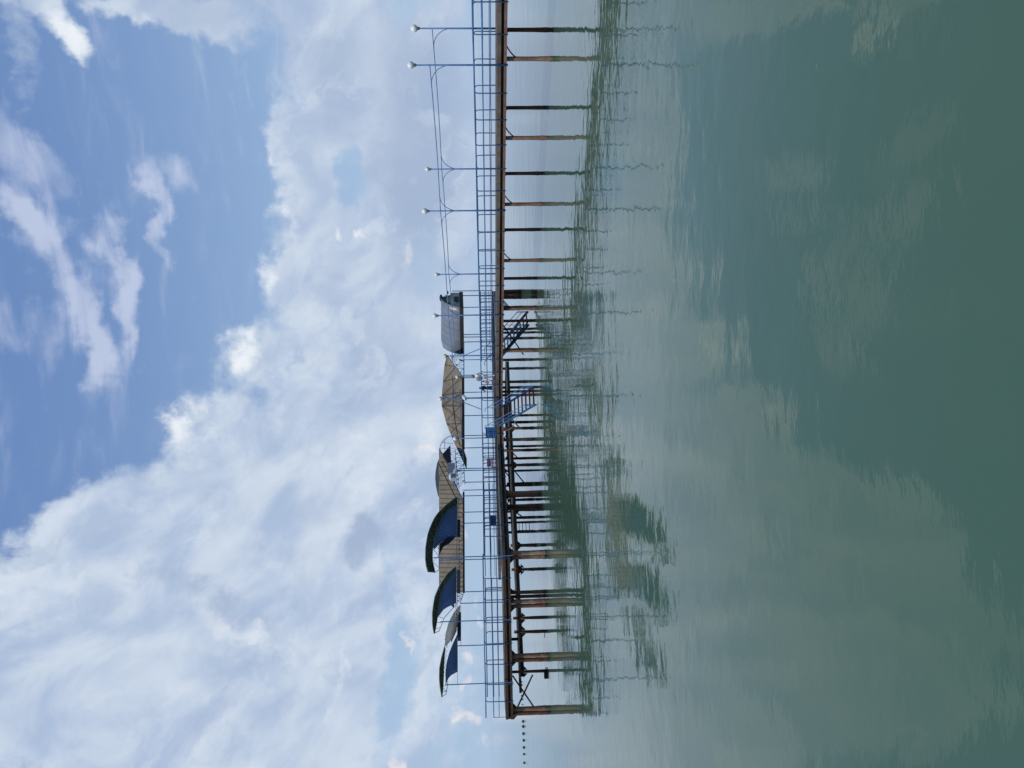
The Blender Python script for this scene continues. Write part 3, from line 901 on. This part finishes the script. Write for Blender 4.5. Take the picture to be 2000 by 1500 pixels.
# signs, boxes
q0 = W(874.5, 904.5, 48.0); q1 = W(888.5, 921.5, 47.4)
sg = MB(); sg.grid([[W(874.5, 904.5, 48.0), W(874.5, 921.5, 47.5)], [W(888.5, 904.5, 48.0), W(888.5, 921.5, 47.5)]], .06)
o = sg.build('sign_panel', mat('faded_lilac_board', (0.34, 0.33, 0.38), 0.7, 0, .2, 9)); tag(o, 'square faded lilac grey board under the long roof, right of the vent box', 'sign')
t = thing('vent_box', 'white box with blue louvres hanging beside the lamp under the long roof', 'box', W(886, 932, 47))
q = W(883, 932, 47)
MB().grid([[W(879, 924.5, 47), W(880, 940, 46.7)], [W(892, 924, 47), W(892, 940, 46.7)]], .35).build('case', WHITE, t)
for i in range(4):
    MB().bar(W(880.5, 926.5 + i * 3.6, 46.85), W(890, 926.5 + i * 3.6, 46.85), .07, .05, (0, 1, 0)).build('louvre', BLUED, t)
MB().grid([[W(876.5, 929, 47.05), W(877, 934, 47.0)], [W(880, 924, 47.05), W(880, 940, 46.8)]], .3).build('hood', WHITE, t)

# blue panels tied to the railing
for seg, y0, y1, x0, x1, lab, mm in ((SM, 834.5, 855, 948.5, 968.5, 'large bright blue panel tied to the railing above the stairs', mat('blue_panel', (0.03, 0.12, 0.34), .6, 0, .2, 1)),
                                     (SB, 1006.5, 1027, 957, 969.5, 'smaller dark blue panel tied to the railing near the bend, left of the large one', mat('dark_blue_panel', (0.012, 0.04, 0.12), .6, 0, .2, 1))):
    a, b = seg.hit(y0, .12), seg.hit(y1, .12)
    tag(MB().grid([[W(x0, y0, a.y), W(x0 + .3, y1, b.y)], [W(x1, y0, a.y), W(x1, y1, b.y)]], .035).build('blue_board', mm), lab, 'panel', None)

# red cloth thing on the rear deck
q = v3(SR.hit(904, .8), ZT + .05)
t = thing('bench', 'small bench with a red seat on the rear platform right of the bend', 'bench', q)
MB().bar(q + Vector((-.35, 0, .32)), q + Vector((.35, .2, .32)), .4, .10).build('seat', REDC, t)
MB().bar(q + Vector((-.3, .3, .55)), q + Vector((.3, .45, .55)), .05, .3).build('backrest', mat('maroon', (0.16, 0.05, 0.06), .7), t)
for dx in (-.3, .3):
    MB().bar(q + Vector((dx, .05, 0)), q + Vector((dx, .05, .3)), .05, .05).build('leg', DARK, t)

# ------------------------------------------------------------------ blue arched canopies over the left pier


def interp(tab, n):
    """resample polyline of (x,y) to n points by arc length"""
    L = [0]
    for a, b in zip(tab, tab[1:]): L.append(L[-1] + math.hypot(b[0] - a[0], b[1] - a[1]))
    out = []
    for i in range(n):
        s = L[-1] * i / (n - 1); j = 0
        while j < len(L) - 2 and L[j + 1] < s: j += 1
        f = (s - L[j]) / (L[j + 1] - L[j])
        out.append((tab[j][0] + (tab[j + 1][0] - tab[j][0]) * f, tab[j][1] + (tab[j + 1][1] - tab[j][1]) * f))
    return out


def FD(y):
    if y > 1085: return 40.0 - (y - 1085) * .0012
    return SB.hit(y, 0).y if y > 965 else 44.6


def canopy(label, outer, inner, blue_top, blue_bot, strip, posts_near, posts_far, band=DGREEN, upper=None, extra=None):
    cy = sum(p[1] for p in outer) / len(outer)
    t = thing('arched_canopy', label, 'canopy', (W(980, cy, FD(cy)).x, FD(cy), ZT), 'blue arched canopies on the left pier')
    n = 15
    o_, i_ = interp(outer, n), interp(inner, n)
    A_ = [W(x, y, FD(y) - .2) for x, y in o_]; B_ = [W(x, y, FD(y) + .7) for x, y in i_]
    M_ = [a.lerp(b, .5) for a, b in zip(A_, B_)]
    MB().grid([A_, M_, B_], .04, (0, 1, .3)).build('arch_band', band, t, True)
    mb = MB(); off = Vector((0, -.06, 0))
    mb.tube([p + off for p in A_], .028, 6); mb.tube([p + off for p in B_], .024, 6)
    for j in range(n - 1):
        mb.tube([A_[j] + off, B_[j + 1] + off] if j % 2 else [B_[j] + off, A_[j + 1] + off], .015, 4)
    mb.build('arch_truss', mat('pale_green_steel', (0.22, 0.28, 0.24), .6), t)
    b1, b2 = interp(blue_top, n), interp(blue_bot, n)
    r1 = [W(x, y, FD(y) + .75) for x, y in b1]; r3 = [W(x, y, FD(y) + 1.9) for x, y in b2]
    r2 = [a.lerp(b, .5) + Vector((0, .15, 0)) for a, b in zip(r1, r3)]
    MB().grid([r1, r2, r3], .03).build('blue_cloth', BCANV, t, True)
    if strip:
        (xa, ya), (xb, yb) = strip
        MB().grid([[W(xa, ya, FD(ya) + 2.4), W(xa, yb, FD(yb) + 2.4)], [W(xb, ya, FD(ya) + 2.4), W(xb, yb, FD(yb) + 2.4)]], .05).build('navy_valance', NAVY, t)
    if upper:
        u1, u2 = interp(upper[0], n), interp(upper[1], n)
        MB().grid([[W(x, y, FD(y) + 2.2) for x, y in u1], [W(x, y, FD(y) + 1.6) for x, y in u2]], .04).build('back_cloth', upper[2], t, True)
    for y, xt in posts_near:
        q = W(xt, y, FD(y) - .05)
        MB().tube([Vector((q.x, q.y, 2.1)), q], .03, 6).build('post', BLUE, t)
    for y, xt in posts_far:
        q = W(xt, y, FD(y) + 3.2)
        MB().tube([Vector((q.x, q.y, ZT)), q], .03, 6).build('post', BLUE, t)
    if extra: extra(t)
    return t


def ex1(t):
    MB().tube([W(893.5, 972, FD(972) + 1.9), W(892, 1094, FD(1094) + 1.9)], .022, 6).build('tie_bar', GREYM, t)
    mb = MB()
    z = [(836, 1117), (850, 1118), (857.5, 1113)]
    mb.tube([W(x, y, FD(y) + .2) for x, y in z], .02, 5)
    mb.tube([W(857, 1060, FD(1060) + 1.6), W(857.5, 1113, FD(1110) + 1.4)], .02, 5)
    for (a, b) in (((845, 1072), (857, 1085)), ((857, 1085), (845, 1098)), ((845, 1098), (857, 1108)), ((848, 1063), (857, 1072))):
        mb.tube([W(*a, FD(a[1]) + .7), W(*b, FD(b[1]) + 1.4)], .016, 4)
    mb.build('end_truss', GREYM, t)


canopy('tallest blue canopy under a dark arched truss, rightmost of the three',
       [(893, 970), (878, 980), (857, 1000), (847, 1014), (836, 1041), (831.5, 1070), (831, 1099), (836, 1117)],
       [(893, 986), (880, 992), (868, 1003), (857, 1025), (849, 1047), (845, 1072), (844.5, 1094), (850, 1118)],
       [(893, 986), (880, 992), (868, 1003), (857, 1025), (849, 1047), (845, 1070)],
       [(893, 990), (892.5, 1015), (892, 1047), (881, 1049), (868, 1054.5), (858, 1062), (848, 1074)],
       ((890.5, 1015), (899, 1049)), [(1089.5, 846)], [(1094.5, 858), (969, 893)],
       upper=([(877, 1062), (866, 1068), (858, 1084)], [(892, 1047), (875, 1050), (859, 1062)], NAVY), extra=ex1)


def ex2(t):
    MB().tube([W(891, 1110, FD(1110) + 1.9), W(890.5, 1205, FD(1200) + 1.9)], .022, 6).build('tie_bar', GREYM, t)
    mb = MB()
    mb.tube([W(848, 1237, 40.2), W(858, 1232, 40.6), W(868, 1206, 41.2), W(893, 1178, 42)], .018, 5)
    for (a, b) in (((849, 1228), (859, 1226)), ((852, 1215), (862, 1216)), ((856, 1204), (866, 1208))):
        mb.tube([W(*a, 40.5), W(*b, 40.9)], .015, 4)
    lattice(mb, W(893, 1160, 46), W(893, 1178, 45.6), W(905, 1160, 46), W(899, 1178, 45.6), 4, .016)
    mb.build('end_truss', GREYM, t)


canopy('middle one of three blue canopies, under a dark arched truss with pointed tip',
       [(890, 1105), (874, 1119), (859.6, 1140), (849, 1165.6), (844.7, 1194), (844.7, 1221), (848, 1237)],
       [(891, 1113), (877.6, 1130), (865, 1149), (858.7, 1169), (856, 1194), (853, 1216), (849, 1236)],
       [(891, 1113), (877.6, 1130), (865, 1149), (858.7, 1169), (856, 1194), (855, 1206)],
       [(890.5, 1116), (890.5, 1150), (891, 1180), (884, 1181.5), (876, 1184.5), (866, 1191), (857.5, 1203)],
       ((892.5, 1113), (899, 1159)), [(1214.5, 860)], [(1178.5, 899)], extra=ex2)


def ex3(t):
    MB().tube([W(893.5, 1180, 42), W(893.5, 1338, 42)], .018, 6).build('tie_bar', GREYM, t)
    MB().tube([W(900, 1182, 43), W(900, 1262, 43)], .018, 6).build('tie_bar', GREYM, t)
    mb = MB()
    mb.tube([W(863, 1361, 39.9), W(871.5, 1355, 40.2), W(875, 1330, 40.6)], .018, 5)
    for (a, b) in (((862, 1352), (872, 1350)), ((861, 1342), (872, 1338)), ((872, 1350), (863, 1342))):
        mb.tube([W(*a, 40.2), W(*b, 40.5)], .015, 4)
    for i in range(9):
        y = 1240 + i * 9
        mb.tube([W(869 - i * .3, y, 40.4), W(876 - i * .9 if i < 5 else 871, y + 5, 41), W(868, y + 9, 40.4)], .014, 4)
    mb.build('end_truss', GREYM, t)


canopy('lowest and leftmost blue canopy, its arch grey green at one side, at the pier end',
       [(868.6, 1261), (863, 1281), (858.7, 1302), (858, 1324), (859.6, 1342), (863, 1361)],
       [(869.5, 1266), (868, 1281), (867, 1300), (866.5, 1322), (865.5, 1342), (863.5, 1360)],
       [(892.5, 1240), (885, 1256), (877.6, 1274), (872, 1295), (870, 1313), (870, 1337)],
       [(893, 1243), (893.5, 1280), (893.5, 1314), (887, 1315.5), (881, 1319), (875, 1326), (870.3, 1339)],
       ((894, 1196), (900.5, 1252)), [(1337.5, 870)], [(1261.5, 893)],
       upper=([(899, 1181), (886.6, 1196), (876, 1216), (870, 1239), (868.6, 1262)], [(899, 1186), (897, 1205), (893, 1225), (885, 1245), (872, 1262)], GCANV), extra=ex3)
MB().grid([[W(881, 1256, 41.6), W(881, 1243, 41.6)], [W(892, 1232, 41.6), W(892.5, 1217, 41.6)]], .04).build('navy_cloth', NAVY, bpy.data.objects['arched_canopy.002'])


# ------------------------------------------------------------------ stairs


def stairs(top, bot, zt, zb, width, n, label, ml, mr, rail_h=.95, tread=TREAD, dark=False):
    d = (bot - top); run = d.length; d = d / run
    s = Vector((-d.y, d.x))
    if s.x > 0: s = -s                    # s points to the left
    t = thing('stairs', label, 'stairs', v3(bot, 0), 'pier stairs')
    rm = BLUED if dark else BLUE
    for sg, mm in ((-.5, mr), (.5, ml)):
        a, b = top + s * sg * width, bot + s * sg * width
        MB().bar(v3(a, zt), v3(b, zb), .06, .16).build('stringer', mm, t)
        hr = MB().tube([v3(a, zt + rail_h) - v3(d, 0) * .5, v3(a, zt + rail_h), v3(b, zb + rail_h * .75), v3(b, zb + .1)], .025, 6)
        hr.tube([v3(a, zt + rail_h * .5), v3(b, zb + rail_h * .4)], .018, 6)
        for f in (.05, .35, .65, .97):
            p = a.lerp(b, f); z = zt + (zb - zt) * f
            hr.tube([v3(p, z), v3(p, z + rail_h * (1 - .25 * f))], .018, 6)
        hr.build('handrail', rm, t)
    for i in range(n):
        f = (i + .5) / n
        p = top.lerp(bot, f); z = zt + (zb - zt) * f
        MB().bar(v3(p - s * width / 2, z), v3(p + s * width / 2, z), .27, .085).build('tread', tread, t)
    return t


stairs(Vector((-2.25, 48.6)), Vector((-.75, 45.0)), 2.45, .18, 1.25, 10,
       'near blue railed stairs with red brown treads reaching down to the water', mat('cyan_blue_paint', (0.03, 0.16, 0.30), .5, 0, .3, 2), BLUED)
stairs(Vector((2.2, 53.0)), Vector((4.6, 49.6)), 2.4, .25, 1.2, 10,
       'far dark stairs behind the right walkway, under the grey vaulted roof', BLUED, BLUED, tread=GREYM, dark=True)
# hanging rope beside the near stairs
pts = [W(x, y, 47.5) for x, y in ((984, 842), (992, 840), (1001, 834), (1008, 820), (1012, 812))]
tag(MB().tube(pts, .02, 5).build('mooring_rope', ROPE), 'pale rope looped beneath the left side of the near stairs', 'rope')

# ------------------------------------------------------------------ people


def skin_body(name, verts, edges, radii, material, parent, sub=2):
    me = bpy.data.meshes.new(name); me.from_pydata([tuple(v) for v in verts], edges, []); me.materials.append(material)
    o = bpy.data.objects.new(name, me); COL.objects.link(o)
    o.parent = parent; o.matrix_parent_inverse = Matrix.Identity(4)
    md = o.modifiers.new('skin', 'SKIN'); md.use_smooth_shade = True
    for i, r_ in enumerate(radii):
        me.skin_vertices[0].data[i].radius = (r_, r_) if not isinstance(r_, tuple) else r_
    me.skin_vertices[0].data[0].use_root = True
    ss = o.modifiers.new('sub', 'SUBSURF'); ss.levels = sub; ss.render_levels = sub
    return o


def person(loc, rz, h, label, cloth, legs, hair, pose='stand', bag=None, dress=None):
    t = thing('person', label, 'person', loc); t.rotation_euler = (0, 0, rz)
    t.matrix_world = Matrix.Translation(Vector(loc)) @ Matrix.Rotation(rz, 4, 'Z')
    k = h / 1.75
    J = dict(pel=(0, 0, .95), sp=(0, 0, 1.15), ch=(0, .0, 1.33), nk=(0, .0, 1.47), hd=(0, .02, 1.56), tp=(0, .02, 1.66),
             ls=(.17, 0, 1.40), le=(.24, .05, 1.13), lw=(.20, .20, .98), lh=(.18, .26, .95),
             rs=(-.17, 0, 1.40), re=(-.24, .05, 1.13), rw=(-.20, .20, .98), rh=(-.18, .26, .95),
             lp=(.10, 0, .90), lk=(.11, .03, .50), la=(.11, 0, .09), lf=(.12, .14, .04),
             rp=(-.10, 0, .90), rk=(-.12, .03, .50), ra=(-.12, 0, .09), rf=(-.13, .14, .04))
    if pose == 'legback':
        J.update(rk=(-.20, .02, .52), ra=(-.42, -.18, .28), rf=(-.52, -.20, .16), nk=(0, .04, 1.46), hd=(.02, .08, 1.55), tp=(.03, .09, 1.64),
                 ls=(.17, .03, 1.38), le=(.27, .10, 1.12), lw=(.22, .28, .98), lh=(.20, .33, .97), rs=(-.17, .03, 1.38), re=(-.22, .12, 1.12), rw=(-.16, .30, 1.0), rh=(-.14, .35, 1.0))
    if pose == 'elbow':
        J.update(le=(.34, .02, 1.12), lw=(.42, .16, .92), lh=(.45, .2, .88))
    names = ['pel', 'sp', 'ch', 'nk', 'hd', 'tp', 'ls', 'le', 'lw', 'lh', 'rs', 're', 'rw', 'rh', 'lp', 'lk', 'la', 'lf', 'rp', 'rk', 'ra', 'rf']
    rad = dict(pel=.13, sp=.115, ch=.135, nk=.055, hd=.085, tp=.08, ls=.06, le=.042, lw=.03, lh=.035, rs=.06, re=.042, rw=.03, rh=.035,
               lp=.085, lk=.058, la=.04, lf=.038, rp=.085, rk=.058, ra=.04, rf=.038)
    E = [('pel', 'sp'), ('sp', 'ch'), ('ch', 'nk'), ('nk', 'hd'), ('hd', 'tp'), ('ch', 'ls'), ('ls', 'le'), ('le', 'lw'), ('lw', 'lh'), ('ch', 'rs'), ('rs', 're'), ('re', 'rw'), ('rw', 'rh'),
         ('pel', 'lp'), ('lp', 'lk'), ('lk', 'la'), ('la', 'lf'), ('pel', 'rp'), ('rp', 'rk'), ('rk', 'ra'), ('ra', 'rf')]
    ix = {n: i for i, n in enumerate(names)}
    skin_body('body', [Vector(J[n]) * k for n in names], [(ix[a], ix[b]) for a, b in E], [rad[n] * k for n in names], SKIN, t)

    def shell(nm, ns, es, grow, mm):
        i2 = {n: i for i, n in enumerate(ns)}
        skin_body(nm, [Vector(J[n]) * k for n in ns], [(i2[a], i2[b]) for a, b in es], [(rad[n] + grow) * k for n in ns], mm, t)
    shell('top', ['pel', 'sp', 'ch', 'ls', 'le', 'rs', 're'], [('pel', 'sp'), ('sp', 'ch'), ('ch', 'ls'), ('ls', 'le'), ('ch', 'rs'), ('rs', 're')], .018, cloth)
    if dress:
        mb = MB(); mb.tube([Vector((0, 0, z)) * k for z in (1.15, .95, .7, .45)], [.13 * k, .16 * k, .19 * k, .22 * k], 14)
        mb.build('skirt', dress, None, True).parent = t
    else:
        shell('trousers', ['pel', 'lp', 'lk', 'la', 'rp', 'rk', 'ra'], [('pel', 'lp'), ('lp', 'lk'), ('lk', 'la'), ('pel', 'rp'), ('rp', 'rk'), ('rk', 'ra')], .016, legs)
    hd = Vector(J['hd']) * k
    MB().ball(hd + Vector((0, -.02, .07)) * k, .115 * k, (.95, 1.02, 1.05), 14, 10).build('hair', hair, None, True).parent = t
    f = MB(); f.ball(hd + Vector((0, .11, .02)) * k, .018 * k, (1, 1.2, 1.3), 8, 6)
    f.build('nose', SKIN, None, True).parent = t
    if bag:
        MB().ball(Vector((-.1, -.15, 1.2)) * k, .17 * k, (.95, .5, 1.3), 12, 8).build('bag', bag, None, True).parent = t
    # hands: palm with five fingers
    for w_, h_, sgn in (('lw', 'lh', 1), ('rw', 'rh', -1)):
        a = Vector(J[w_]) * k; b = Vector(J[h_]) * k; dd = (b - a).normalized()
        sx_ = dd.cross(Vector((0, 0, 1))).normalized()
        mb = MB()
        for i in range(4):
            o = sx_ * (i - 1.5) * .018 * k
            mb.tube([b + o, b + o + dd * .035 * k, b + o + dd * .06 * k - Vector((0, 0, .02)) * k], .008 * k, 6)
        mb.tube([b - sx_ * .03 * k * sgn, b - sx_ * .05 * k * sgn + dd * .03 * k], .009 * k, 6)
        mb.build('fingers', SKIN, None, True).parent = t
    return t


q = SM.hit(736, 0.45, 968)
pw = person((q.x, q.y, ZT), R(-8), 1.78, 'blond adult in white clothes seen from behind with a grey bag, one leg bent', CLW, CLW, HAIRB, 'legback', bag=CLG)
q2 = SM.hit(757.5, 0.6, 968)
person((q2.x, q2.y, ZT), R(160), 1.22, 'dark haired person in a dark navy dress, left of the adult in white', CLN, CLN, HAIRD, 'elbow', dress=CLN)
q3 = SM.hit(744.5, 0.5, 968)
person((q3.x, q3.y, ZT), R(30), 1.0, 'small dark haired child in pale pink clothes between the two taller people', CLP, CLP, HAIRD, 'stand')

# ------------------------------------------------------------------ buoys
fy = [(1022, 1409, 1.1), (1022.3, 1419, 1.2), (1022.7, 1433, 1.1), (1023, 1446, 1.0), (1023.4, 1460, 1.0), (1023.8, 1473, .9), (1024.2, 1490, .9),
      (1018, 1332, .8), (1018.6, 1338, .8), (1019.5, 1359, .7), (1020, 1366, .7), (1020.6, 1376, .5), (1021, 1383, .5), (1021.5, 1395, .5)]
proto = None
ordn = {6: 'leftmost', 0: 'nearest the pier end'}
for i, (x, y, s) in enumerate(fy):
    d = ray(x, y); kk = -CAMH / d.z; p = Vector((0, 0, CAMH)) + d * kk
    if proto is None:
        mb = MB(); mb.ball((0, 0, 0), .12, (1.25, .9, .8), 12, 8); mb.tube([(0, 0, .07), (0, 0, .13)], [.05, .03], 6)
        proto = mb.build('float', BLACK, None, True); o = proto
    else:
        o = proto.copy(); COL.objects.link(o)
    o.location = (p.x, p.y, .03); o.scale = (s,) * 3
    tag(o, 'small black float on the buoy line past the left end of the pier' if i < 7 else 'small black float on the buoy line seen through the X brace', 'float',
        'open water buoy line floats' if i < 7 else 'floats seen under the pier end')

# ------------------------------------------------------------------ sea bed is not visible: deep green water
scene.cycles.max_bounces = 8
scene.cycles.use_denoising = True
